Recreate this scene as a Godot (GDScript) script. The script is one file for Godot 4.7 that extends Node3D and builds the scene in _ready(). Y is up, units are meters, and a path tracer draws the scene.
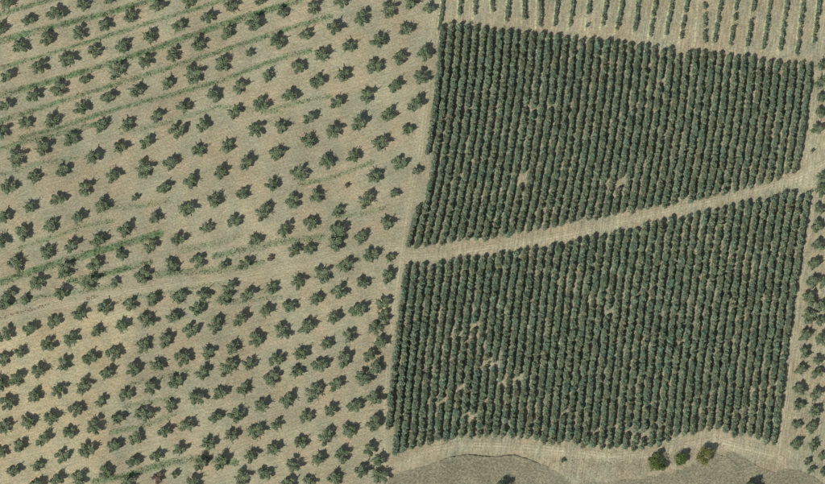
extends Node3D
# Olive groves and vineyards seen straight down. One plan unit (the survey grid of the tables below) is 0.3 m;
# the plan's x runs east, its y runs south, and (412.5, 242) lies at the origin.
const GRID := 0.3
const MID := Vector2(412.5, 242.0)
const SUN_AT := Vector2(0.78, -0.62)     # the way shadows run over the ground (x, z)
const SUN_HEIGHT := 53.0
# olive trees: plan x, plan y, size, three numbers to a tree, one line to a row
const UPPER_GROVE := [
	[9.4, 3.2, 1.00],
	[1.3, 26.1, 1.00, 30.1, 19.3, 1.00, 58.3, 12.1, 1.00, 86.5, 4.0, 1.00, 111.5, -2.1, 1.00],
	[22.3, 45.1, 1.00, 49.7, 37.6, 1.00, 80.6, 32.2, 1.00, 106.9, 23.4, 1.00, 133.8, 14.8, 1.00, 160.4, 5.4, 1.00, 190.7, -0.5, 1.00],
	[10.7, 75.2, 1.00, 40.3, 67.2, 1.00, 69.0, 59.6, 1.00, 98.0, 50.5, 1.00, 124.6, 45.1, 1.00, 151.0, 35.5, 1.00, 180.0, 25.5, 1.00, 209.0, 16.1, 1.00, 234.8, 4.0, 1.00, 261.6, -2.1, 0.70],
	[8.9, 104.8, 1.00, 34.9, 94.8, 1.00, 59.9, 88.6, 1.00, 88.1, 77.9, 0.80, 119.5, 70.4, 1.00, 148.5, 61.2, 1.00, 174.1, 53.7, 1.00, 202.0, 43.0, 1.00, 229.9, 30.9, 1.00, 257.1, 22.0, 1.00, 285.0, 11.3, 1.00, 314.8, 5.9, 1.00, 341.4, -0.5, 1.00],
	[2.3, 130.8, 1.00, 26.7, 122.1, 1.00, 52.8, 118.2, 1.00, 83.3, 105.6, 1.00, 111.5, 95.4, 1.00, 139.7, 88.6, 1.00, 169.2, 81.9, 1.00, 194.5, 73.1, 1.00, 223.2, 62.3, 1.00, 251.7, 52.4, 0.65, 279.1, 41.6, 1.00, 307.3, 32.2, 1.00, 335.5, 26.1, 1.00, 362.4, 16.7, 1.00, 389.8, 8.6, 1.00, 413.4, 0.8, 1.00],
	[18.0, 156.3, 1.00, 44.9, 147.7, 1.00, 73.1, 137.5, 1.00, 104.1, 125.8, 1.00, 129.6, 122.1, 1.00, 159.3, 114.2, 1.00, 186.7, 106.1, 1.00, 215.5, 93.0, 1.00, 242.0, 84.6, 1.00, 271.0, 74.7, 0.85, 300.6, 65.3, 1.00, 324.8, 54.5, 1.00, 352.2, 45.1, 1.00, 380.4, 38.1, 1.00, 407.2, 30.1, 1.00, 430.3, 6.7, 0.80],
	[11.3, 185.8, 1.00, 37.6, 176.4, 1.00, 66.6, 169.7, 1.00, 94.0, 156.3, 1.00, 123.0, 146.9, 1.00, 149.4, 141.0, 1.00, 180.4, 130.6, 1.00, 206.3, 123.1, 1.00, 236.1, 111.5, 1.00, 263.0, 103.4, 1.00, 292.5, 94.0, 1.00, 319.9, 81.4, 1.00, 345.2, 72.5, 1.00, 375.0, 64.5, 1.00, 401.3, 56.9, 1.00, 425.5, 51.8, 1.00],
	[5.4, 215.9, 1.00, 31.7, 204.6, 1.00, 60.4, 197.4, 1.00, 87.3, 186.3, 1.00, 114.2, 173.7, 1.00, 145.6, 167.0, 1.00, 171.9, 160.3, 1.00, 202.0, 149.0, 1.00, 229.4, 143.6, 1.00, 256.3, 129.4, 1.00, 284.2, 124.7, 1.00, 312.4, 117.1, 1.00, 339.5, 101.5, 1.00, 368.5, 93.5, 1.00, 395.9, 85.4, 1.00, 422.0, 76.6, 1.00],
	[1.7, 239.4, 1.00, 26.1, 231.5, 1.00, 53.2, 224.2, 1.00, 81.1, 217.2, 1.00, 104.8, 204.6, 1.00, 137.8, 196.6, 0.50, 167.1, 185.8, 1.00, 193.9, 178.6, 1.00, 222.0, 172.0, 1.00, 249.0, 161.6, 1.00, 278.6, 151.7, 1.00, 308.6, 140.1, 1.00, 336.2, 130.9, 1.00, 361.2, 122.1, 1.00, 389.2, 111.5, 1.00, 417.4, 103.4, 1.00],
	[18.3, 261.0, 1.00, 47.7, 250.5, 1.00, 73.9, 243.4, 1.00, 101.0, 237.8, 1.00, 128.4, 227.4, 1.00, 158.5, 216.2, 1.00, 188.8, 208.6, 1.00, 214.9, 199.2, 1.00, 244.2, 190.4, 1.00, 274.3, 181.8, 1.00, 300.6, 172.4, 1.00, 327.4, 160.3, 1.00, 355.1, 153.6, 1.00, 382.0, 142.8, 1.00, 409.8, 129.2, 1.00],
	[12.1, 291.0, 1.00, 40.3, 282.4, 1.00, 68.5, 270.1, 1.00, 96.2, 264.2, 1.00, 123.8, 253.6, 1.00, 152.2, 245.4, 1.00, 180.4, 238.4, 1.00, 208.2, 226.6, 0.65, 235.3, 218.9, 1.00, 265.7, 211.3, 1.00, 293.9, 200.6, 1.00, 318.9, 193.1, 1.00, 375.3, 173.7, 1.00, 401.3, 163.0, 1.00, 418.2, 169.2, 0.70],
	[7.5, 300.4, 1.00, 27.7, 296.9, 0.75, 63.7, 289.7, 1.00, 92.1, 281.6, 1.00, 117.4, 279.8, 0.70, 143.7, 274.9, 1.00, 172.7, 259.3, 0.75, 174.6, 268.2, 0.90, 200.1, 258.3, 1.00, 256.9, 240.2, 1.00, 285.8, 228.0, 1.00, 312.7, 221.3, 1.00, 340.3, 210.8, 0.80, 368.5, 199.2, 1.00, 396.5, 191.7, 0.65],
	[225.4, 263.6, 0.75, 247.7, 262.8, 1.00, 295.6, 248.2, 1.00, 310.7, 246.2, 0.80, 337.4, 243.1, 1.00, 339.5, 226.9, 1.00, 364.1, 237.1, 1.00, 389.8, 220.7, 1.00]]
const LOWER_GROVE := [
	[8.9, 332.7, 1.00, 31.7, 326.0, 1.00, 55.1, 319.8, 1.00, 83.3, 312.0, 1.00, 108.3, 306.6, 1.00, 131.6, 302.3, 1.00, 156.6, 297.8, 1.00, 181.3, 296.4, 1.00, 205.5, 292.4, 1.00, 230.7, 286.2, 1.00],
	[6.0, 356.6, 1.00, 21.5, 350.7, 0.80, 50.2, 343.4, 1.00, 74.4, 338.0, 1.00, 100.2, 329.5, 1.00, 124.9, 325.2, 1.00, 149.9, 318.4, 1.00, 176.5, 313.9, 1.00, 200.1, 305.8, 1.00, 227.5, 297.8, 1.00, 250.1, 292.4, 1.00, 273.7, 285.7, 1.00, 298.7, 280.3, 1.00, 323.4, 272.8, 1.00, 347.6, 264.7, 1.00, 373.1, 254.0, 1.00, 392.7, 256.7, 0.80],
	[2.1, 380.9, 1.00, 17.5, 376.8, 1.00, 42.7, 367.8, 1.00, 66.3, 363.3, 1.00, 93.1, 357.4, 1.00, 116.2, 351.4, 1.00, 145.1, 342.9, 1.00, 168.4, 338.6, 1.00, 193.4, 330.0, 1.00, 218.0, 324.0, 1.00, 242.8, 317.9, 1.00, 268.4, 310.4, 1.00, 292.5, 305.0, 1.00, 316.7, 297.8, 1.00, 340.1, 289.7, 1.00, 365.1, 281.6, 1.00, 390.0, 274.9, 1.00],
	[10.2, 401.0, 1.00, 36.8, 394.3, 1.00, 59.6, 389.7, 1.00, 85.4, 383.5, 1.00, 110.5, 371.9, 1.00, 136.3, 367.2, 1.00, 160.4, 362.4, 1.00, 185.1, 356.1, 1.00, 209.7, 352.1, 1.00, 236.1, 344.8, 1.00, 258.4, 337.2, 1.00, 285.3, 329.5, 1.00, 309.5, 324.6, 1.00, 334.7, 315.8, 1.00, 359.7, 309.3, 1.00, 383.9, 301.8, 1.00, 385.2, 313.9, 1.00],
	[6.7, 426.5, 1.00, 30.9, 420.6, 1.00, 55.1, 414.4, 1.00, 78.4, 407.7, 1.00, 102.9, 400.2, 0.80, 127.1, 392.4, 1.00, 153.1, 384.9, 1.00, 178.1, 380.3, 1.00, 204.2, 371.5, 1.00, 230.2, 366.8, 1.00, 252.2, 361.1, 1.00, 277.1, 357.0, 1.00, 301.7, 351.1, 1.00, 327.4, 341.5, 1.00, 351.6, 335.4, 1.00, 377.7, 327.3, 1.00, 383.1, 342.1, 1.00],
	[3.2, 450.7, 1.00, 23.4, 444.0, 0.85, 46.2, 437.8, 1.00, 71.7, 431.4, 1.00, 95.9, 424.4, 1.00, 120.9, 417.7, 1.00, 147.7, 411.8, 1.00, 172.5, 405.0, 0.80, 198.0, 397.0, 1.00, 221.9, 393.4, 1.00, 246.9, 387.6, 1.00, 272.4, 376.8, 1.00, 298.6, 370.9, 1.00, 321.5, 364.2, 1.00, 346.5, 357.7, 1.00, 370.4, 354.1, 1.00, 378.2, 365.8, 1.00],
	[17.5, 469.0, 1.00, 41.1, 462.8, 0.80, 65.0, 455.5, 1.00, 89.5, 448.6, 1.00, 116.3, 442.6, 1.00, 139.7, 435.9, 1.00, 166.0, 429.2, 1.00, 190.2, 423.0, 1.00, 217.0, 415.8, 1.00, 239.3, 411.8, 1.00, 264.3, 404.5, 1.00, 290.4, 397.5, 1.00, 315.9, 391.6, 1.00, 339.0, 383.0, 1.00, 364.3, 376.8, 1.00],
	[39.0, 481.9, 1.00, 58.3, 478.9, 1.00, 81.4, 477.6, 1.00, 108.3, 470.0, 1.00, 134.8, 460.1, 1.00, 157.7, 453.9, 0.85, 182.7, 448.0, 0.80, 209.5, 441.3, 1.00, 232.6, 433.2, 1.00, 257.6, 430.6, 1.00, 279.6, 423.0, 0.85, 307.3, 414.4, 1.00, 332.0, 409.6, 1.00, 356.5, 405.0, 1.00, 377.1, 397.0, 1.00],
	[130.3, 482.9, 1.00, 177.3, 472.2, 0.55, 203.3, 461.4, 1.00, 223.8, 460.1, 1.00, 251.7, 453.9, 1.00, 276.4, 448.0, 1.00, 302.7, 441.3, 1.00, 328.3, 435.4, 1.00, 351.6, 429.2, 1.00, 376.6, 421.2, 1.00],
	[194.8, 482.4, 1.00, 243.6, 475.4, 1.00, 267.8, 472.2, 1.00, 294.7, 463.6, 1.00, 319.4, 458.2, 1.00, 343.6, 453.4, 1.00, 371.8, 446.7, 1.00],
	[290.4, 483.5, 1.00, 312.1, 478.9, 0.70, 336.3, 475.4, 1.00, 362.9, 468.2, 1.00, 379.0, 458.8, 1.00, 381.2, 474.9, 1.00]]
const EAST_STRIP := [
	[823.5, 63.0, 0.90, 823.0, 80.0, 1.00, 822.0, 97.0, 0.90, 821.0, 110.4, 0.90, 819.0, 128.0, 1.00, 814.0, 149.5, 0.30, 822.5, 175.0, 1.00, 821.0, 188.0, 1.00, 821.0, 207.5, 1.00, 819.5, 224.0, 1.00, 819.5, 243.0, 1.00, 814.5, 261.0, 1.00, 813.0, 279.0, 1.00, 811.0, 297.0, 1.05, 809.5, 314.0, 1.00, 807.0, 333.0, 1.00, 806.0, 351.6, 1.00, 802.5, 367.4, 1.00, 800.7, 387.0, 1.00, 800.0, 404.5, 1.10, 798.8, 422.8, 0.90, 797.0, 442.0, 0.90],
	[825.0, 280.0, 0.90, 824.0, 303.0, 0.90, 821.0, 319.0, 0.85, 823.0, 338.6, 1.10, 818.7, 359.0, 0.70, 819.0, 371.0, 1.10, 817.4, 391.6, 1.10, 815.0, 408.5, 1.10, 813.7, 426.5, 1.10, 815.5, 444.0, 0.80, 824.0, 455.0, 0.70, 809.0, 460.0, 0.50, 812.8, 468.0, 0.65, 824.6, 470.0, 0.70]]

# Vine rows north of the upper vineyard: plan x at the frame's top, plan x and y of the row's end, then gaps (from, to)
const THIN_ROWS := [
	[443.9, 439.7, 31.0], [461, 459.7, 14.5, 6.5, 8.0], [476, 475, 15.8, 3.5, 6.0], [493, 493, 12.0, 5.5, 8.5], [509.4, 507, 22], [525, 524, 21],
	[541, 538, 28], [558.5, 555, 26, 3, 4.5], [574, 570, 28.5], [590, 587.3, 27.5, 15, 24.5], [607, 602.7, 26.7], [623, 617, 31.5],
	[639, 635, 31.6], [656, 650.5, 37, 17, 20], [672.7, 666, 37, 31, 33], [687.6, 681, 40, 13.5, 17.5, 29, 32], [705, 697, 43, -1, 3, 7.5, 13.5, 23, 25.5, 28.5, 32], [721.7, 714, 44, 2, 4],
	[737.4, 730.6, 46, 11.5, 15, 19, 26], [754.7, 746.7, 49.6, 12, 18], [771, 763.4, 50, 23, 25], [787.6, 780, 51, 23, 25], [803.7, 797, 54.5, 26, 28, 38, 41], [819.8, 813.6, 44.6, 16, 19]]
const UPPER_FOOT := [395, 249, 408, 247, 462, 242, 507, 235, 550, 227, 620, 212, 674, 203, 719, 194, 760, 183, 797, 171, 830, 165]
const LOWER_HEAD := [395, 266, 407, 265, 440, 260, 469, 256, 495, 253, 525, 248, 565, 241, 620, 230, 687, 214, 741, 203, 786, 191.5, 808, 192.5, 830, 190]
const LOWER_FOOT := [380, 428, 389, 428, 391, 455, 400, 454.5, 410, 449, 420, 447, 433, 441.5, 451, 438, 472, 436, 505, 438.5, 537, 442, 572, 444, 595, 447.7, 627, 449, 643, 448, 664, 442, 670, 438, 689, 435.6, 705, 429.5, 722, 431, 738, 437, 747, 439, 755.6, 436, 763, 442, 771, 445, 800, 446]
# bare or thin places in the vineyards: plan x, y, radius x, radius y, share of vines missing
const BARE := [
	[619, 183, 6, 6, 1.0], [523, 181, 4, 5, 0.9], [527, 109, 8, 5, 0.6], [549, 110, 4, 4, 0.7], [657, 84, 5, 4, 0.7], [664, 92, 4, 3, 0.6], [460, 232, 18, 10, 0.12], [455, 215, 10, 7, 0.15],
	[676, 50, 5, 6, 0.9], [484, 46, 4, 4, 0.3], [592, 100, 6, 4, 0.3], [662, 300, 4, 4, 0.6], [610, 323, 4, 4, 0.6],
	[490, 366, 5, 6, 0.8], [461, 389, 6, 4, 0.9], [517, 380, 8, 4, 0.8], [467, 417, 5, 6, 0.8], [431, 421, 5, 4, 0.5], [436, 404, 5, 5, 0.4], [499, 384, 5, 4, 0.6], [480, 400, 30, 18, 0.18],
	[455, 372, 4, 3, 0.6], [628, 432, 8, 8, 0.75], [612, 437, 12, 8, 0.4], [590, 436, 5, 9, 0.6], [652, 404, 4, 4, 0.7], [690, 371, 4, 4, 0.6], [768, 388, 5, 3, 0.7], [641, 436, 5, 7, 0.5],
	[700, 414, 8, 4, 0.4], [735, 414, 12, 4, 0.4], [560, 412, 4, 3, 0.4], [505, 424, 20, 5, 0.3], [440, 350, 6, 3, 0.4], [475, 335, 5, 4, 0.4], [520, 300, 60, 40, 0.05], [650, 330, 60, 40, 0.05]]
# dirt tracks: width, then plan points
const TRACKS := [
	["dirt_track", 6.5, -60, 336, 0, 320, 26, 314, 54, 306, 89, 298, 129, 290, 160, 286, 188, 283, 220, 280, 260, 273, 300, 265, 341, 254, 370, 246, 398, 245],
	["dirt_track", 9.0, 440, -40, 434, 0, 430, 50, 425, 100, 419, 150, 410, 195, 402, 245, 399, 270, 392, 315, 387, 360, 384, 410, 384, 450, 386, 530],
	["dirt_track", 8.0, 396, 257, 420, 257.5, 445, 255, 480, 249.5, 540, 240, 580, 232, 620, 222, 700, 203.5, 760, 189, 800, 177, 825, 163, 900, 120],
	["dirt_track", 7.0, 826, -40, 822, 40, 817, 80, 812, 128, 808, 165, 812, 195, 809, 235, 803, 260, 797, 307, 790.5, 355, 784, 415, 778, 455],
	["dirt_track", 9.0, 386, 470, 410, 460, 433, 450, 460, 445.5, 500, 446, 540, 449, 575, 452, 610, 457, 650, 453, 690, 445, 715, 441, 745, 449, 778, 457]]
# strips of grass between the olive rows: half width, strength, then plan points
const GRASS := [
	[2.2, 0.9, -60, 28, 0, 14, 46, 0.5, 70, -7], [2.6, 1.0, -60, 58, 0, 41, 35, 31, 107, 13, 150, 0, 190, -12], [1.6, 0.75, -60, 84, 0, 68, 67, 48, 110, 35, 161, 19, 220, 1, 260, -12],
	[2.6, 1.0, -60, 112, 0, 95, 54, 80, 107, 64, 150, 50, 220, 25, 260, 12, 300, 0], [2.0, 0.8, -60, 138, 0, 121, 40, 108, 67, 99, 161, 70, 220, 51, 287, 29, 330, 16],
	[2.0, 0.8, 20, 138, 54, 129, 121, 107, 170, 95, 220, 81, 260, 65, 287, 56, 310, 50], [2.2, 0.65, -60, 165, 0, 148, 40, 138, 94, 124], [1.8, 0.4, 120, 133, 160, 124, 220, 106, 280, 112],
	[1.8, 0.45, 262, 112, 300, 102, 330, 96], [2.0, 0.35, 0, 175, 40, 163, 75, 158], [2.5, 0.35, 100, 208, 140, 206, 170, 200], [2.2, 0.45, 20, 247, 45, 240, 80, 227, 112, 221],
	[3.2, 1.0, -60, 300, 0, 282, 35, 270, 80, 256, 134, 241, 160, 233], [2.6, 0.9, 70, 281, 95, 276, 115, 271, 150, 262], [2.2, 0.5, 0, 306, 40, 296, 75, 292, 120, 285], [3.0, 0.55, 140, 276, 180, 272, 230, 269, 262, 262],
	[3.0, 0.55, 215, 256, 245, 249, 290, 240, 322, 237], [2.0, 0.45, 300, 184, 330, 178, 350, 170, 372, 162], [2.0, 0.4, 338, 217, 365, 213, 385, 207], [2.5, 0.35, 180, 250, 215, 243, 240, 236],
	[3.0, 0.8, 94, 481, 129, 475, 150, 468, 172, 462, 200, 458, 235, 462], [2.2, 0.4, 125, 406, 160, 400, 172, 398], [2.4, 0.45, 112, 432, 150, 424, 175, 413], [2.2, 0.4, 130, 384, 165, 376, 190, 369],
	[2.0, 0.3, 215, 302, 250, 300, 280, 296], [1.6, 0.35, 120, 300, 180, 290, 225, 282]]

var rng := RandomNumberGenerator.new()
var taken := {}
var soil: StandardMaterial3D
var leaf_mat: StandardMaterial3D
var bark_mat: StandardMaterial3D
var grass_mask := PackedFloat32Array()

# ------------------------------------------------------------------ small helpers
func at(px: float, py: float, y := 0.0) -> Vector3:
	return Vector3((px - MID.x) * GRID, y, (py - MID.y) * GRID)

func numbered(called: String) -> String:
	taken[called] = taken.get(called, -1) + 1
	return called if taken[called] == 0 else "%s_%03d" % [called, taken[called]]

func thing(called: String, label: String, category: String, where: Vector3, group := "") -> Node3D:
	var o := Node3D.new()
	o.name = numbered(called)
	o.position = where
	add_child(o)
	o.set_meta("label", label)
	o.set_meta("category", category)
	if group != "":
		o.set_meta("group", group)
	return o

func part(called: String, mesh: Mesh, mat: Material, parent: Node3D) -> MeshInstance3D:
	var o := MeshInstance3D.new()
	o.name = called
	o.mesh = mesh
	o.material_override = mat
	parent.add_child(o, true)
	return o

func structure(called: String, mesh: Mesh, mat: Material) -> MeshInstance3D:
	var o := part(numbered(called), mesh, mat, self)
	o.set_meta("kind", "structure")
	return o

func scatter(called: String, mesh: Mesh, mat: Material, places: Array, tints: Array, parent: Node3D) -> MultiMeshInstance3D:
	var mm := MultiMesh.new()
	mm.transform_format = MultiMesh.TRANSFORM_3D
	mm.use_colors = tints.size() > 0
	mm.mesh = mesh
	mm.instance_count = places.size()
	for i in places.size():
		mm.set_instance_transform(i, places[i])
		if tints.size() > 0:
			mm.set_instance_color(i, tints[i])
	var o := MultiMeshInstance3D.new()
	o.name = called
	o.multimesh = mm
	o.material_override = mat
	o.set_meta("kind", "stuff")
	parent.add_child(o, true)
	return o

const TENS := ["", "", "twent", "thirt", "fort"]
const ONES := ["", "first", "second", "third", "fourth", "fifth", "sixth", "seventh", "eighth", "ninth", "tenth", "eleventh", "twelfth", "thirteenth", "fourteenth", "fifteenth", "sixteenth", "seventeenth", "eighteenth", "nineteenth"]
func ordinal(n: int) -> String:
	if n < 20:
		return ONES[n]
	return TENS[n / 10] + ("ieth" if n % 10 == 0 else "y-" + ONES[n % 10])

func line_y(points: Array, x: float) -> float:
	for i in range(0, points.size() - 2, 2):
		if x <= points[i + 2]:
			return lerpf(points[i + 1], points[i + 3], clampf((x - points[i]) / (points[i + 2] - points[i]), 0, 1))
	return points[points.size() - 1]

# ------------------------------------------------------------------ leaves, trunks
class Leaves:
	var v := PackedVector3Array()
	var n := PackedVector3Array()
	var c := PackedColorArray()
	func leaf(p: Vector3, normal: Vector3, along: Vector3, l: float, w: float, tint: Color) -> void:
		var t := along - normal * along.dot(normal)
		if t.length() < 0.01:
			t = normal.cross(Vector3(0.3, 0.5, 0.8))
		t = t.normalized()
		var b := normal.cross(t).normalized()
		var a0 := p - t * l
		var a1 := p + b * w - t * l * 0.1
		var a2 := p + t * l - normal * l * 0.25
		var a3 := p - b * w - t * l * 0.1
		for q in [a0, a1, a2, a0, a2, a3]:
			v.append(q)
			n.append(normal)
			c.append(tint)
	func mesh() -> ArrayMesh:
		var arr := []
		arr.resize(Mesh.ARRAY_MAX)
		arr[Mesh.ARRAY_VERTEX] = v
		arr[Mesh.ARRAY_NORMAL] = n
		arr[Mesh.ARRAY_COLOR] = c
		var m := ArrayMesh.new()
		m.add_surface_from_arrays(Mesh.PRIMITIVE_TRIANGLES, arr)
		return m

func rand_dir() -> Vector3:
	var z := rng.randf_range(-1, 1)
	var a := rng.randf() * TAU
	return Vector3(cos(a) * sqrt(1 - z * z), z, sin(a) * sqrt(1 - z * z))

func tube(st: SurfaceTool, pts: Array, radii: Array, sides := 7) -> void:
	var rings := []
	for i in pts.size():
		var d: Vector3 = (pts[mini(i + 1, pts.size() - 1)] - pts[maxi(i - 1, 0)]).normalized()
		var u := d.cross(Vector3(0.31, 0.17, 0.93)).normalized()
		var w := d.cross(u)
		var ring := []
		for k in sides:
			var a := TAU * k / sides
			ring.append(pts[i] + (u * cos(a) + w * sin(a)) * radii[i])
		rings.append(ring)
	for i in pts.size() - 1:
		for k in sides:
			var k2 := (k + 1) % sides
			for q in [rings[i][k], rings[i + 1][k], rings[i + 1][k2], rings[i][k], rings[i + 1][k2], rings[i][k2]]:
				st.add_vertex(q)
	for k in range(1, sides - 1):
		for q in [rings[-1][0], rings[-1][k + 1], rings[-1][k]]:
			st.add_vertex(q)

# An olive tree: a short bent trunk that forks into limbs, each limb carrying a few bunches of small grey-green leaves.
func olive(seed_at: int, wide: float, tall: float, density := 1.0, heart := 0.5, greens := [Color(0.045, 0.075, 0.036), Color(0.19, 0.23, 0.145)]) -> Array:
	rng.seed = seed_at
	var st := SurfaceTool.new()
	st.begin(Mesh.PRIMITIVE_TRIANGLES)
	var lean := Vector3(rng.randf_range(-0.2, 0.2), 0, rng.randf_range(-0.2, 0.2))
	var fork := Vector3(0, tall * 0.3, 0) + lean
	tube(st, [Vector3(0, -0.1, 0), Vector3(0, 0.12, 0), fork * 0.55, fork], [0.34, 0.24, 0.19, 0.17])
	var lv := Leaves.new()
	var limbs := rng.randi_range(4, 6)
	var turn := rng.randf() * TAU
	for i in limbs:
		var a := turn + TAU * i / limbs + rng.randf_range(-0.45, 0.45)
		var reach := wide * rng.randf_range(0.3, 0.72)
		var tip := Vector3(cos(a) * reach, tall * rng.randf_range(0.5, 0.8), sin(a) * reach) + lean
		var bend := fork.lerp(tip, 0.5) + Vector3(cos(a), -0.4, sin(a)) * 0.18
		tube(st, [fork, bend, tip], [0.12, 0.08, 0.03], 5)
		for k in rng.randi_range(2, 3):
			var c := tip + rand_dir() * Vector3(0.42, 0.3, 0.42) * wide * 0.5
			bunch(lv, c, Vector3(rng.randf_range(0.32, 0.5) * wide * 0.72, rng.randf_range(0.32, 0.55) * wide * 0.62, rng.randf_range(0.32, 0.5) * wide * 0.72), int(210 * density), greens)
		# loose shoots that stand out of the outline
		for k in 2:
			var d := (Vector3(cos(a), rng.randf_range(0.2, 1.3), sin(a)) + rand_dir() * 0.5).normalized()
			for j in 16:
				var p := tip + d * (0.25 + 0.035 * j) * wide * 0.72 + rand_dir() * 0.14
				lv.leaf(p, (rand_dir() + Vector3.UP).normalized(), d, 0.16, 0.09, greens[0].lerp(greens[1], rng.randf()))
	bunch(lv, Vector3(0, tall * 0.72, 0) + lean, Vector3(wide * heart, tall * 0.2, wide * heart), int(170 * density * heart * heart * 4.0), greens)
	st.generate_normals()
	return [st.commit(), lv.mesh()]

func bunch(lv: Leaves, c: Vector3, r: Vector3, count: int, greens: Array) -> void:
	var tone: Color = greens[0].lerp(greens[1], rng.randf())
	for j in count:
		var d := rand_dir()
		var p := c + d * r * pow(rng.randf_range(0.25, 1.0), 0.45) * rng.randf_range(0.9, 1.12)
		var normal := (d * 0.8 + rand_dir() * 0.7 + Vector3(0, 0.45, 0)).normalized()
		var tint: Color = tone.lerp(greens[0].lerp(greens[1], rng.randf()), 0.55)
		lv.leaf(p, normal, rand_dir(), rng.randf_range(0.13, 0.22), rng.randf_range(0.07, 0.11), tint)

# One vine of a row: a leafy body along z, rounded on top, with shoots.
func vine(seed_at: int, long: float, wide: float, tall: float, count: int, shoots := 6) -> ArrayMesh:
	rng.seed = seed_at
	var lv := Leaves.new()
	var greens := [Color(0.05, 0.086, 0.048), Color(0.205, 0.245, 0.168)]
	var lumps := []
	for k in 5:
		lumps.append([Vector3(rng.randf_range(-0.3, 0.3) * wide, tall * rng.randf_range(0.42, 0.72), rng.randf_range(-0.5, 0.5) * long), Vector3(wide * rng.randf_range(0.3, 0.48), tall * rng.randf_range(0.22, 0.34), long * rng.randf_range(0.2, 0.36)), greens[0].lerp(greens[1], rng.randf())])
	for j in count:
		var k = lumps[j % 5]
		var d := rand_dir()
		var p: Vector3 = k[0] + d * k[1] * pow(rng.randf_range(0.2, 1.0), 0.45)
		p.y = maxf(p.y, 0.12)
		var tint: Color = k[2].lerp(greens[0].lerp(greens[1], rng.randf()), 0.6)
		lv.leaf(p, (d * 0.6 + rand_dir() * 0.7 + Vector3(0, 0.5, 0)).normalized(), rand_dir(), rng.randf_range(0.1, 0.17), rng.randf_range(0.07, 0.12), tint)
	for k in shoots:
		var d := Vector3(rng.randf_range(-0.5, 0.5), 1.0, rng.randf_range(-0.5, 0.5)).normalized()
		var b := Vector3(rng.randf_range(-0.35, 0.35) * wide, tall * 0.72, rng.randf_range(-0.5, 0.5) * long)
		for j in 6:
			lv.leaf(b + d * (0.08 * j) + rand_dir() * 0.06, (rand_dir() + Vector3.UP).normalized(), d, 0.1, 0.07, greens[0].lerp(greens[1], rng.randf()))
	return lv.mesh()

# ------------------------------------------------------------------ ground colours
const TW := 2048
const TH := 1176
const TX := -99.0
const TY := -52.0
func lay(mask: PackedFloat32Array, pts: Array, half: float, soft: float, strength: float, offset := 0.0) -> PackedFloat32Array:
	for i in range(0, pts.size() - 2, 2):
		var a := (Vector2(pts[i], pts[i + 1]) - Vector2(TX, TY)) * 2.0
		var b := (Vector2(pts[i + 2], pts[i + 3]) - Vector2(TX, TY)) * 2.0
		var d := b - a
		var side := Vector2(-d.y, d.x).normalized() * offset * 2.0
		a += side
		b += side
		var r := (half + soft) * 2.0
		var l2 := d.length_squared()
		for y in range(maxi(0, int(minf(a.y, b.y) - r)), mini(TH - 1, int(maxf(a.y, b.y) + r)) + 1):
			for x in range(maxi(0, int(minf(a.x, b.x) - r)), mini(TW - 1, int(maxf(a.x, b.x) + r)) + 1):
				var q := Vector2(x, y)
				var t := clampf((q - a).dot(d) / l2, 0, 1)
				var e := q.distance_to(a + d * t) * 0.5
				if e < half + soft:
					var s := strength * clampf((half + soft - e) / (2.0 * soft), 0, 1)
					var k := y * TW + x
					if s > mask[k]:
						mask[k] = s
	return mask

func fill(mask: PackedFloat32Array, poly: Array, strength: float) -> PackedFloat32Array:
	var p := PackedVector2Array()
	var lo := Vector2(1e9, 1e9)
	var hi := -lo
	for i in range(0, poly.size(), 2):
		var q := (Vector2(poly[i], poly[i + 1]) - Vector2(TX, TY)) * 2.0
		p.append(q)
		lo = lo.min(q)
		hi = hi.max(q)
	for y in range(maxi(0, int(lo.y)), mini(TH - 1, int(hi.y)) + 1):
		var cuts := []
		for i in p.size():
			var a := p[i]
			var b := p[(i + 1) % p.size()]
			if (a.y <= y) != (b.y <= y):
				cuts.append(a.x + (y - a.y) / (b.y - a.y) * (b.x - a.x))
		cuts.sort()
		for i in range(0, cuts.size() - 1, 2):
			for x in range(maxi(0, int(cuts[i])), mini(TW - 1, int(cuts[i + 1])) + 1):
				mask[y * TW + x] = strength
	return mask

func soften(mask: PackedFloat32Array, by: int) -> PackedFloat32Array:
	var im := Image.create_from_data(TW, TH, false, Image.FORMAT_RF, mask.to_byte_array())
	im.resize(TW / by, TH / by, Image.INTERPOLATE_TRILINEAR)
	im.resize(TW, TH, Image.INTERPOLATE_CUBIC)
	return im.get_data().to_float32_array()

func noise_image(seed_at: int, freq: float, octaves := 4) -> PackedByteArray:
	var f := FastNoiseLite.new()
	f.seed = seed_at
	f.noise_type = FastNoiseLite.TYPE_SIMPLEX_SMOOTH
	f.frequency = freq
	f.fractal_octaves = octaves
	return f.get_image(TW, TH, false, false, true).get_data()

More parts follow.
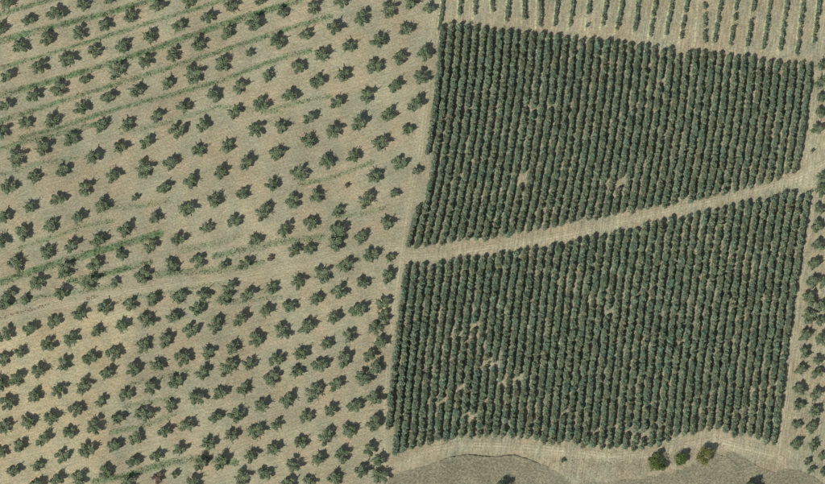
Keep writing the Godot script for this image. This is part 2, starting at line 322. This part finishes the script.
const FIELD_WEST := [330, 540, 388, 476, 407, 471.5, 430, 465.5, 450, 457.5, 468, 455, 495, 457.5, 515, 455.5, 530, 460.5, 547, 467, 565, 477, 572, 485, 590, 540]
const FIELD_EAST := [600, 540, 575, 484, 640, 478, 680, 470, 697, 462, 713, 455, 735, 452, 748, 460, 760, 468, 775, 473, 785, 469.5, 800, 471, 815, 478, 828, 487, 850, 540]
const STONY := [548, 459, 600, 459, 645, 462, 660, 470, 640, 476, 580, 482, 566, 474]
const PALE_LOWER := [-99, 352, 0, 329, 60, 315, 137, 312, 129, 354, 110, 430, 97, 484, 90, 540, -99, 540]
func make_soil() -> void:
	var zero := PackedFloat32Array()
	zero.resize(TW * TH)
	grass_mask = zero.duplicate()
	for g in GRASS:
		grass_mask = lay(grass_mask, g.slice(2), g[0], 1.6, g[1])
	var road := zero.duplicate()
	var rut := zero.duplicate()
	for t in TRACKS:
		road = lay(road, t.slice(2), t[1] * 0.36, 2.4, 1.0)
		rut = lay(rut, t.slice(2), 0.35, 0.7, 1.0, t[1] * 0.17)
		rut = lay(rut, t.slice(2), 0.35, 0.7, 1.0, -t[1] * 0.17)
		rut = lay(rut, t.slice(2), 0.3, 0.7, 0.9, -t[1] * 0.48)
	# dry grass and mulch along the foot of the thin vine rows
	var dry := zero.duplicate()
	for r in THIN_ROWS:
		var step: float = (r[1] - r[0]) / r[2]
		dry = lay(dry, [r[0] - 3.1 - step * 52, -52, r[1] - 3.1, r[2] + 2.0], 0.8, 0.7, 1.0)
	var field := zero.duplicate()
	field = fill(field, FIELD_WEST, 1.0)
	field = fill(field, FIELD_EAST, 1.0)
	field = fill(field, STONY, 0.35)
	field = soften(field, 6)
	var pale := soften(fill(zero.duplicate(), PALE_LOWER, 1.0), 16)
	var grey := lay(zero.duplicate(), [219, 237, 226, 241], 4.0, 6.0, 1.0)
	var big := noise_image(11, 0.004, 3)
	var mid := noise_image(23, 0.022, 4)
	var fine := noise_image(37, 0.13, 3)
	var warm := noise_image(51, 0.011, 4)
	var grain := noise_image(67, 0.24, 3)
	var streak := FastNoiseLite.new()
	streak.seed = 5
	streak.noise_type = FastNoiseLite.TYPE_SIMPLEX_SMOOTH
	streak.frequency = 1.0
	streak.fractal_octaves = 2
	var px := PackedByteArray()
	px.resize(TW * TH * 3)
	var hg := PackedByteArray()
	hg.resize(TW * TH)
	for y in TH:
		var py := TY + y * 0.5
		for x in TW:
			var k := y * TW + x
			var qx := TX + x * 0.5
			var b := (big[k] - 128) / 128.0
			var m := (mid[k] - 128) / 128.0
			var f := (fine[k] - 128) / 128.0
			var w := (warm[k] - 128) / 128.0
			var gr := (grain[k] - 128) / 128.0
			var u: float
			var v: float
			if qx < 436.0 - (py * 0.12):
				u = qx * 0.963 - py * 0.27      # worked along the slanting olive rows
				v = qx * 0.27 + py * 0.963
			else:
				u = py
				v = qx + py * 0.135             # worked along the vine rows
			if field[k] > 0.5:
				u = qx                          # furrows that follow the bank
				v = py * 1.6 - (qx - 490.0) * (qx - 490.0) * 0.0016 if qx < 590.0 else py * 1.6 + (qx - 590.0) * 0.35
			var s := streak.get_noise_2d(u * 0.03, v * 0.55) + 0.6 * streak.get_noise_2d(u * 0.09 + 90.0, v * 0.22)
			var l := 1.0 + 0.06 * b + 0.06 * m + 0.07 * f + 0.14 * gr + (0.13 if qx > 436.0 and field[k] < 0.5 else 0.06) * s
			var r := 0.499
			var g := 0.482
			var bl := 0.406
			r += 0.016 * w + 0.01 * m + 0.025 * gr
			bl += -0.012 * w + 0.02 * gr
			g += -0.006 * w
			var pa := pale[k]
			if pa > 0.0:
				r += 0.042 * pa
				g += 0.034 * pa
				bl += 0.018 * pa
			var fd := clampf(field[k] * (1.0 + 0.4 * m), 0, 1)
			r = lerpf(r, 0.412, fd)
			g = lerpf(g, 0.404, fd)
			bl = lerpf(bl, 0.34, fd)
			l += fd * (0.1 * gr + 0.1 * f + 0.06 * m)
			var gy := grey[k] * clampf(0.6 + m, 0, 1)
			r = lerpf(r, 0.42, gy)
			g = lerpf(g, 0.4, gy)
			bl = lerpf(bl, 0.35, gy)
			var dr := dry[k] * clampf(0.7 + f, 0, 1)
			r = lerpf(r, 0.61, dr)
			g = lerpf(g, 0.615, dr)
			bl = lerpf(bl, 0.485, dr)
			var rd := clampf(road[k] * (0.85 + 0.5 * m), 0, 1)
			r = lerpf(r, 0.558, rd * 0.9)
			g = lerpf(g, 0.54, rd * 0.9)
			bl = lerpf(bl, 0.46, rd * 0.9)
			var ru := rut[k] * clampf(0.45 + 0.9 * m + 0.5 * f, 0, 1)
			l -= 0.24 * ru
			var ga := clampf(grass_mask[k] * (0.9 + 1.1 * m + 0.5 * f) + 0.05 * maxf(0.0, -w) * (1.0 - rd), 0, 1)
			r = lerpf(r, 0.34, ga * 0.95)
			g = lerpf(g, 0.41, ga * 0.95)
			bl = lerpf(bl, 0.3, ga * 0.95)
			px[k * 3] = int(clampf(r * l, 0, 1) * 255.0)
			px[k * 3 + 1] = int(clampf(g * l, 0, 1) * 255.0)
			px[k * 3 + 2] = int(clampf(bl * l, 0, 1) * 255.0)
			hg[k] = int(clampf(128.0 + 46.0 * f + 36.0 * gr + 40.0 * s * (1.0 - 0.7 * rd) - 40.0 * ru + 20.0 * ga, 0, 255))
	var img := Image.create_from_data(TW, TH, false, Image.FORMAT_RGB8, px)
	img.generate_mipmaps()
	var bump := Image.create_from_data(TW, TH, false, Image.FORMAT_L8, hg)
	bump.bump_map_to_normal_map(1.0)
	bump.generate_mipmaps()
	soil = StandardMaterial3D.new()
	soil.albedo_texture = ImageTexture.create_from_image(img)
	soil.normal_enabled = true
	soil.normal_texture = ImageTexture.create_from_image(bump)
	soil.normal_scale = 1.0
	soil.roughness = 1.0
	soil.metallic_specular = 0.15

# A sheet on the ground whose soil pattern is tied to the ground's own coordinates.
func soil_mesh(verts: PackedVector3Array, tris: PackedInt32Array) -> ArrayMesh:
	var st := SurfaceTool.new()
	st.begin(Mesh.PRIMITIVE_TRIANGLES)
	for p in verts:
		st.set_uv(Vector2((p.x / GRID + MID.x - TX) * 2.0 / TW, (p.z / GRID + MID.y - TY) * 2.0 / TH))
		st.add_vertex(p)
	for i in range(0, tris.size(), 3):
		var a := verts[tris[i]]
		var b := verts[tris[i + 1]]
		var c := verts[tris[i + 2]]
		var up := (b - a).cross(c - a).y < 0.0     # clockwise seen from above
		st.add_index(tris[i])
		st.add_index(tris[i + 1] if up else tris[i + 2])
		st.add_index(tris[i + 2] if up else tris[i + 1])
	st.generate_normals()
	st.generate_tangents()
	return st.commit()

func ribbon(pts: Array, width: float, y: float) -> ArrayMesh:
	var cv := Curve2D.new()
	for i in range(0, pts.size(), 2):
		cv.add_point(Vector2(pts[i], pts[i + 1]))
	var total := cv.get_baked_length()
	var verts := PackedVector3Array()
	var tris := PackedInt32Array()
	var n := int(total / 3.0)
	for i in n + 1:
		var p := cv.sample_baked(total * i / n)
		var d := (cv.sample_baked(minf(total, total * i / n + 1.0)) - cv.sample_baked(maxf(0, total * i / n - 1.0))).normalized()
		var side := Vector2(-d.y, d.x)
		var l := p + side * (width * 0.5 + rng.randf_range(-0.5, 0.5))
		var r := p - side * (width * 0.5 + rng.randf_range(-0.5, 0.5))
		verts.append(at(l.x, l.y, y))
		verts.append(at(p.x, p.y, y + 0.03))
		verts.append(at(r.x, r.y, y))
		if i > 0:
			var k := i * 3
			tris.append_array([k - 3, k - 2, k, k, k - 2, k + 1, k - 2, k - 1, k + 1, k + 1, k - 1, k + 2])
	return soil_mesh(verts, tris)

func sheet(poly: Array, y: float) -> ArrayMesh:
	var p := PackedVector2Array()
	var cnt := poly.size() / 2
	for i in cnt:
		var a := Vector2(poly[i * 2], poly[i * 2 + 1])
		var b := Vector2(poly[(i * 2 + 2) % poly.size()], poly[(i * 2 + 3) % poly.size()])
		var n := maxi(1, int(a.distance_to(b) / 3.0))
		for k in n:
			p.append(a.lerp(b, float(k) / n) + Vector2(rng.randf_range(-0.4, 0.4), rng.randf_range(-0.4, 0.4)))
	var idx := Geometry2D.triangulate_polygon(p)
	var verts := PackedVector3Array()
	for q in p:
		verts.append(at(q.x, q.y, y))
	return soil_mesh(verts, idx)

# An earth ridge that runs along points: the sunny side slopes gently, the far side drops.
func ridge(pts: Array, tall: float, wide: float) -> ArrayMesh:
	var cv := Curve2D.new()
	for i in range(0, pts.size(), 2):
		cv.add_point(Vector2(pts[i], pts[i + 1]))
	var total := cv.get_baked_length()
	var verts := PackedVector3Array()
	var tris := PackedInt32Array()
	var n := int(total / 1.5)
	for i in n + 1:
		var p := cv.sample_baked(total * i / n)
		var d := (cv.sample_baked(minf(total, total * i / n + 1.0)) - cv.sample_baked(maxf(0, total * i / n - 1.0))).normalized()
		var side := Vector2(-d.y, d.x)          # towards the south of a line that runs east
		var h := tall * sin(PI * clampf(i * 1.0 / n, 0.03, 0.97)) ** 0.4 * rng.randf_range(0.7, 1.15)
		var a := p + side * wide * rng.randf_range(0.85, 1.2)
		var c := p - side * wide * 0.28 * rng.randf_range(0.7, 1.3)
		verts.append(at(a.x, a.y, -0.02))
		verts.append(at(p.x, p.y, h))
		verts.append(at(c.x, c.y, -0.02))
		if i > 0:
			var k := i * 3
			tris.append_array([k - 3, k - 2, k, k, k - 2, k + 1, k - 2, k - 1, k + 1, k + 1, k - 1, k + 2])
	return soil_mesh(verts, tris)

# ------------------------------------------------------------------ vine rows
var vine_meshes := []
var thin_meshes := []
var stem_mesh: ArrayMesh
func bare(px: float, py: float) -> float:
	var s := 0.0
	for b in BARE:
		var d := Vector2((px - b[0]) / (b[2] + 0.5), (py - b[1]) / (b[3] + 0.5)).length()
		if d < 1.0:
			s = maxf(s, b[4])
	return s

var patch := FastNoiseLite.new()
func vine_row(label: String, group: String, path: PackedVector2Array, meshes: Array, spacing: float, spread: float, gaps: Array, size: float, rough := 0.0) -> void:
	var mid := path[path.size() / 2]
	var row := thing("vine_row", label, "vine row", at(mid.x, mid.y), group)
	var sets := []
	var tints := []
	for m in meshes:
		sets.append([])
		tints.append([])
	var stems := []
	var cv := Curve2D.new()
	for p in path:
		cv.add_point(p)
	var total := cv.get_baked_length() * GRID
	var s := rng.randf() * 0.3
	while s < total:
		var p := cv.sample_baked(s / GRID)
		var q := cv.sample_baked(minf(s / GRID + 2.0, cv.get_baked_length()))
		var o := cv.sample_baked(maxf(s / GRID - 2.0, 0.0))
		s += spacing * rng.randf_range(0.85, 1.15)
		var out := false
		for g in range(0, gaps.size(), 2):
			if p.y > gaps[g] and p.y < gaps[g + 1]:
				out = true
		if out or rng.randf() < bare(p.x, p.y) + rough * 0.06:
			continue
		var turn := atan2((q - o).x, (q - o).y) + (PI if rng.randf() < 0.5 else 0.0) + rng.randf_range(-0.15, 0.15)
		var vigour := 1.0 + (0.14 + 0.12 * rough) * patch.get_noise_2d(p.x, p.y)
		var k := size * vigour * rng.randf_range(0.86 - 0.2 * rough, 1.13)
		if rng.randf() < 0.05:
			k *= 0.7
		var place := at(p.x, p.y) - row.position + Vector3(rng.randfn(0, spread * (1.0 + 1.4 * rough)), 0, 0)
		var n := rng.randi() % meshes.size()
		sets[n].append(Transform3D(Basis(Vector3.UP, turn).scaled(Vector3(k, k * rng.randf_range(0.85, 1.15), k)), place))
		var hue := patch.get_noise_2d(p.x * 2.0 + 400.0, p.y * 2.0) + rng.randfn(0, 0.35 + 0.35 * rough)
		var tone := rng.randf_range(0.72, 1.28)
		tints[n].append(Color(tone * (1.0 + 0.17 * hue), tone, tone * (1.0 - 0.06 * hue)))
		stems.append(Transform3D(Basis(Vector3.UP, turn).scaled(Vector3(k, k, k)), place))
	for n in meshes.size():
		if sets[n].size() > 0:
			scatter("foliage", meshes[n], leaf_mat, sets[n], tints[n], row)
	scatter("stems", stem_mesh, bark_mat, stems, [], row)

# ------------------------------------------------------------------ the place
func _ready() -> void:
	var cam := Camera3D.new()
	cam.name = "Camera3D"
	add_child(cam)
	var eye := 1000.0
	cam.position = Vector3(0, eye, 0)
	cam.rotation_degrees = Vector3(-90, 0, 0)
	cam.fov = rad_to_deg(2.0 * atan(242.0 * GRID / eye))
	cam.near = 1.0
	cam.far = 4000.0
	cam.current = true

	var sky_mat := ProceduralSkyMaterial.new()
	sky_mat.sky_top_color = Color(0.53, 0.58, 0.65)
	sky_mat.sky_horizon_color = Color(0.74, 0.75, 0.74)
	sky_mat.sky_curve = 0.2
	sky_mat.ground_bottom_color = Color(0.4, 0.37, 0.3)
	sky_mat.ground_horizon_color = Color(0.66, 0.7, 0.74)
	sky_mat.sun_angle_max = 0.0
	var sky := Sky.new()
	sky.sky_material = sky_mat
	var env := Environment.new()
	env.background_mode = Environment.BG_SKY
	env.sky = sky
	env.background_energy_multiplier = 0.85
	env.ambient_light_source = Environment.AMBIENT_SOURCE_SKY
	env.tonemap_mode = Environment.TONE_MAPPER_LINEAR
	env.tonemap_exposure = 1.42
	env.sdfgi_enabled = true
	env.ssao_enabled = true
	env.ssil_enabled = true
	var we := WorldEnvironment.new()
	we.name = "WorldEnvironment"
	we.environment = env
	add_child(we)

	var sun := DirectionalLight3D.new()
	sun.name = "Sun"
	sun.light_energy = 1.32
	sun.light_color = Color(1.0, 0.97, 0.915)
	sun.light_angular_distance = 0.5
	sun.shadow_enabled = true
	add_child(sun)
	var h := deg_to_rad(SUN_HEIGHT)
	var way := SUN_AT.normalized() * cos(h)
	sun.look_at_from_position(Vector3.ZERO, Vector3(way.x, -sin(h), way.y), Vector3.UP)

	rng.seed = 7
	patch.seed = 3
	patch.frequency = 0.02
	leaf_mat = StandardMaterial3D.new()
	leaf_mat.vertex_color_use_as_albedo = true
	leaf_mat.roughness = 0.75
	leaf_mat.metallic_specular = 0.3
	leaf_mat.cull_mode = BaseMaterial3D.CULL_DISABLED
	leaf_mat.backlight_enabled = true
	leaf_mat.backlight = Color(0.3, 0.36, 0.18)
	bark_mat = StandardMaterial3D.new()
	bark_mat.albedo_color = Color(0.36, 0.31, 0.26)
	bark_mat.roughness = 0.95
	make_soil()
	print("soil ", Time.get_ticks_msec())
	build_ground()
	build_vines()
	print("vines ", Time.get_ticks_msec())
	build_olives()
	build_shrubs()
	build_grass()
	print("done ", Time.get_ticks_msec())

func build_ground() -> void:
	var v := PackedVector3Array()
	var t := PackedInt32Array()
	for j in 41:
		for i in 41:
			v.append(Vector3((i - 20) * 75.0, 0, (j - 20) * 75.0))
			if i > 0 and j > 0:
				var k := j * 41 + i
				t.append_array([k - 42, k - 41, k, k - 42, k, k - 1])
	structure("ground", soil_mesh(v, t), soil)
	for i in TRACKS.size():
		structure("dirt_track", ribbon(TRACKS[i].slice(2), TRACKS[i][1], 0.006 + 0.004 * i), soil)
	structure("ploughed_field", sheet(FIELD_WEST, 0.03), soil)
	structure("ploughed_field", sheet(FIELD_EAST, 0.03), soil)
	structure("earth_bank", ridge([405, 472, 418, 468.5, 430, 465.5, 450, 457.5, 468, 455, 482, 456.5, 495, 457.5, 505, 456, 515, 455.5, 530, 460.5, 548, 467.5], 0.85, 3.5), soil)
	structure("earth_bank", ridge([741, 457, 750, 461.5, 760, 468, 775, 473, 785, 469.5, 800, 471, 815, 478, 826, 486], 0.3, 2.5), soil)
	structure("earth_bank", ridge([690, 455.5, 712, 453.5, 728, 457, 738, 466, 745, 474], 0.22, 1.6), soil)
	# clods and stones on the rough ground below the lower vineyard
	var st := SurfaceTool.new()
	st.begin(Mesh.PRIMITIVE_TRIANGLES)
	var ball := SphereMesh.new()
	ball.radius = 0.5
	ball.height = 0.7
	ball.radial_segments = 7
	ball.rings = 3
	st.append_from(ball, 0, Transform3D.IDENTITY)
	var clod := st.commit()
	var places := []
	for i in 70:
		var along := rng.randf()
		var q := Vector2(lerpf(0, 48, along), lerpf(318, 305.5, along)) if i < 50 else Vector2(lerpf(84, 98, along), lerpf(299, 296.5, along))
		var k := rng.randf_range(0.25, 0.6)
		q += Vector2(rng.randfn(0, 1.0), rng.randfn(0, 0.7))
		places.append(Transform3D(Basis(Vector3.UP, rng.randf() * 6).scaled(Vector3(k, k, k * 0.8)), at(q.x, q.y, k * 0.15)))
	for i in 900:
		var p := Vector2(rng.randfn(605, 38), rng.randfn(463, 7)) if i < 420 else Vector2(rng.randf_range(395, 790), rng.randf_range(446, 486))
		var s := rng.randf_range(0.1, 0.3) * (1.6 if rng.randf() < 0.1 else 1.0)
		places.append(Transform3D(Basis.from_euler(Vector3(rng.randf(), rng.randf() * 6, rng.randf())).scaled(Vector3(s, s * 0.8, s * rng.randf_range(0.7, 1.3))), at(p.x, p.y, s * 0.15)))
	var cm := StandardMaterial3D.new()
	cm.albedo_color = Color(0.47, 0.43, 0.36)
	cm.roughness = 1.0
	var o := scatter(numbered("clods"), clod, cm, places, [], self)
	o.set_meta("label", "loose earth clods and stones on the rough headland")
	o.set_meta("category", "clods")

func build_vines() -> void:
	var st := SurfaceTool.new()
	st.begin(Mesh.PRIMITIVE_TRIANGLES)
	tube(st, [Vector3(0, -0.05, 0), Vector3(0.03, 0.35, 0.02), Vector3(-0.02, 0.7, 0.03), Vector3(0.02, 1.1, 0)], [0.06, 0.05, 0.045, 0.02], 5)
	st.generate_normals()
	stem_mesh = st.commit()
	for i in 6:
		vine_meshes.append(vine(100 + i, 1.7, 1.42, 2.75, 460))
	for i in 3:
		thin_meshes.append(vine(200 + i, 1.15, 1.05, 1.6, 220, 3))
	rng.seed = 17
	for i in THIN_ROWS.size():
		var r: Array = THIN_ROWS[i]
		var path := PackedVector2Array()
		var step: float = (r[1] - r[0]) / r[2]
		for k in 9:
			var y: float = lerpf(-22.0, r[2] - 1.5, k / 8.0)
			path.append(Vector2(r[0] - 0.8 + step * y, y))
		vine_row("narrow vine row, %s from the left in the bare field above the upper vineyard" % ordinal(i + 1), "vine rows above the upper vineyard", path, thin_meshes, 0.72, 0.05, r.slice(3), 1.0)
	for i in 46:
		var x0 := lerpf(434.7, 804.4, i / 45.0)
		var path := PackedVector2Array()
		var top := 23.0 + (x0 + 8.0 - 455.0) * 0.114 + 3.0 + rng.randf_range(-1.0, 1.0)
		if i == 0:
			top = 30.0
		var foot := 240.0
		for k in 6:
			var d := foot - 105.0
			foot = line_y(UPPER_FOOT, x0 - 0.13 * d - 0.0004 * d * d)
		foot += rng.randf_range(-1.2, 0.8)
		for k in 25:
			var y := lerpf(top, foot, k / 24.0)
			var d := y - 105.0
			path.append(Vector2(x0 - 0.13 * d - 0.0004 * d * d + rng.randf_range(-0.15, 0.15), y))
		vine_row("dense vine row, %s from the left in the upper vineyard" % ordinal(i + 1), "vine rows of the upper vineyard", path, vine_meshes, 0.6, 0.05, [156, 209] if i == 0 else [], 1.0)
	for i in 48:
		var x0 := lerpf(400.5, 788.6, i / 47.0)
		var lean := lerpf(0.122, 0.14, i / 47.0)
		var path := PackedVector2Array()
		var top := 250.0
		var foot := 440.0
		for k in 6:
			var d := top - 315.0
			top = line_y(LOWER_HEAD, x0 - lean * d + 0.00015 * d * d)
			d = foot - 315.0
			foot = line_y(LOWER_FOOT, x0 - lean * d + 0.00015 * d * d)
		top += 3.0 + rng.randf_range(-0.8, 0.8)
		foot += rng.randf_range(-2.8, 0.8)
		for k in 25:
			var y := lerpf(top, foot, k / 24.0)
			var d := y - 315.0
			path.append(Vector2(x0 - lean * d + 0.00015 * d * d + rng.randf_range(-0.15, 0.15), y))
		vine_row("dense vine row, %s from the left in the lower vineyard" % ordinal(i + 1), "vine rows of the lower vineyard", path, vine_meshes, 0.56, 0.05, [], 1.04, 0.45)

func build_olives() -> void:
	var kinds := []
	for i in 16:
		rng.seed = 900 + i
		kinds.append(olive(300 + i, rng.randf_range(2.15, 2.5), rng.randf_range(3.1, 3.8)))
	rng.seed = 41
	var all := []
	for g in [[UPPER_GROVE, "upper grove"], [LOWER_GROVE, "lower grove"], [EAST_STRIP, ""]]:
		for r in g[0].size():
			var row: Array = g[0][r]
			for i in range(0, row.size(), 3):
				var x: float = row[i] - 2.4
				var y: float = row[i + 1] + 1.9
				var s: float = row[i + 2] * rng.randf_range(0.92, 1.1) * (1.0 if g[1] != "" else 0.86)
				var look := "small " if row[i + 2] < 0.86 else ""
				var label := ""
				if g[1] != "":
					label = look + "olive tree, %s from left in %s row from the top, %s" % [ordinal(i / 3 + 1), ordinal(r + 1), g[1]]
				elif r == 0:
					label = look + "olive tree, %s from top in the column beside the right-hand track" % ordinal(i / 3 + 1)
				else:
					label = look + "olive tree, %s from top in the outermost column at the right edge" % ordinal(i / 3 + 1)
				var seen := s * clampf((x + 5.0) / 8.0, 0, 1) * clampf((830.0 - x) / 8.0, 0, 1) * clampf((y + 4.0) / 8.0, 0, 1) * clampf((487.0 - y) / 8.0, 0, 1)
				var size := Vector3(s, lerpf(s, 1.0, 0.3) * rng.randf_range(0.9, 1.12), s * rng.randf_range(0.92, 1.08))
				all.append([seen, label, Transform3D(Basis(Vector3.UP, rng.randf() * TAU).scaled_local(size), at(x, y)), rng.randi() % kinds.size(), ("olive trees of the " + g[1]) if g[1] != "" else "olive trees along the right-hand track"])
	var order := range(all.size())
	order.sort_custom(func(a, b): return all[a][0] > all[b][0])
	var keep := {}
	for i in 300:
		keep[order[i]] = true
	var rest_crowns := []
	var rest_trunks := []
	for k in kinds:
		rest_crowns.append([])
	for i in all.size():
		var t: Array = all[i]
		if keep.has(i):
			var o := thing("olive_tree", t[1], "olive tree", t[2].origin, t[4])
			o.basis = t[2].basis
			part("trunk", kinds[t[3]][0], bark_mat, o)
			part("crown", kinds[t[3]][1], leaf_mat, o)
		else:
			rest_crowns[t[3]].append(t[2])
			rest_trunks.append(t[2])
	var rest := thing("olive_trees", "remaining small or cut-off olive trees along the frame edges and in gaps", "olive trees", Vector3.ZERO)
	rest.set_meta("kind", "stuff")
	for k in kinds.size():
		if rest_crowns[k].size() > 0:
			scatter("crowns", kinds[k][1], leaf_mat, rest_crowns[k], [], rest)
	scatter("trunks", kinds[0][0], bark_mat, rest_trunks, [], rest)

func shrub(label: String, px: float, py: float, kind: Array, size: float, called := "bush", category := "bush") -> void:
	var o := thing(called, label, category, at(px, py))
	o.basis = Basis(Vector3.UP, px).scaled(Vector3.ONE * size)
	part("trunk", kind[0], bark_mat, o)
	part("crown", kind[1], leaf_mat, o)

func build_shrubs() -> void:
	var green := [Color(0.04, 0.07, 0.02), Color(0.11, 0.15, 0.055)]
	var yellow := [Color(0.06, 0.07, 0.025), Color(0.17, 0.17, 0.06)]
	var brown := [Color(0.07, 0.058, 0.045), Color(0.15, 0.12, 0.095)]
	var dark := [Color(0.05, 0.075, 0.04), Color(0.09, 0.12, 0.07)]
	shrub("round green tree below the lower vineyard, leftmost of the three in line", 656.5, 462, olive(501, 3.1, 4.3, 2.0, 0.78, green), 1.0, "round_tree", "tree")
	shrub("smallest and middle of the three round trees below the lower vineyard", 680, 458.5, olive(502, 2.6, 3.7, 2.0, 0.78, green), 1.0, "round_tree", "tree")
	shrub("yellowish thin-crowned tree, rightmost of the three below the lower vineyard", 703.5, 455.5, olive(503, 3.4, 4.7, 1.2, 0.7, yellow), 1.0, "round_tree", "tree")
	shrub("dark tree cut by the bottom edge in the left ploughed field", 500, 488, olive(504, 3.0, 4.6, 2.0, 0.78, dark), 1.0, "round_tree", "tree")
	shrub("dark tree cut by the bottom edge in the right ploughed field", 751, 489, olive(505, 3.0, 4.6, 2.0, 0.78, dark), 1.0, "round_tree", "tree")
	shrub("dry brown shrub among green grass above the left dirt track", 270, 258.5, olive(506, 0.9, 1.3, 0.5, 0.5, brown), 1.0)
	shrub("bare twiggy reddish shrub in the gap of an olive row", 348, 185, olive(507, 0.7, 1.0, 0.2, 0.5, brown), 1.0)
	shrub("brownish straggling shrub at the bottom of the lower grove", 158, 477, olive(508, 2.0, 2.2, 0.7, 0.5, brown), 1.0)
	shrub("low brown shrub cut by the bottom edge in the bottom left corner", 37, 485, olive(509, 1.5, 2.0, 0.7, 0.5, brown), 1.0)
	shrub("tiny dark weed bush on the headland below the lower vineyard", 563, 460, olive(510, 0.6, 0.9, 0.5, 0.5, dark), 1.0)

func build_grass() -> void:
	rng.seed = 77
	var lv := Leaves.new()
	for k in 14:
		var a := rng.randf() * TAU
		var p := Vector3(cos(a), 0, sin(a)) * rng.randf_range(0.0, 0.22)
		var d := Vector3(cos(a) * rng.randf_range(0.1, 0.8), 1, sin(a) * rng.randf_range(0.1, 0.8)).normalized()
		lv.leaf(p + d * 0.07, d.cross(Vector3(-sin(a), 0, cos(a))).normalized(), d, rng.randf_range(0.08, 0.13), 0.035, Color(0.075, 0.115, 0.065).lerp(Color(0.125, 0.155, 0.095), rng.randf()))
	var tuft := lv.mesh()
	var places := []
	var tints := []
	var clump := FastNoiseLite.new()
	clump.seed = 9
	clump.frequency = 0.06
	for i in 700000:
		var x := rng.randi_range(80, 1070)
		var y := rng.randi_range(60, 1120)
		var g := grass_mask[y * TW + x]
		var d := g * (0.75 + 1.2 * clump.get_noise_2d(x, y))
		if g > 0.02 and rng.randf() < d * 0.55:
			var s := rng.randf_range(0.55, 1.1)
			places.append(Transform3D(Basis(Vector3.UP, rng.randf() * TAU).scaled(Vector3(s, s * rng.randf_range(0.6, 1.1), s)), at(TX + (x + rng.randf()) * 0.5, TY + (y + rng.randf()) * 0.5)))
			var t := rng.randf_range(0.85, 1.15)
			tints.append(Color(t, t, t))
	print("tufts ", places.size())
	var o := scatter(numbered("grass"), tuft, leaf_mat, places, tints, self)
	o.set_meta("label", "strips of green grass between the slanting olive rows")
	o.set_meta("category", "grass")
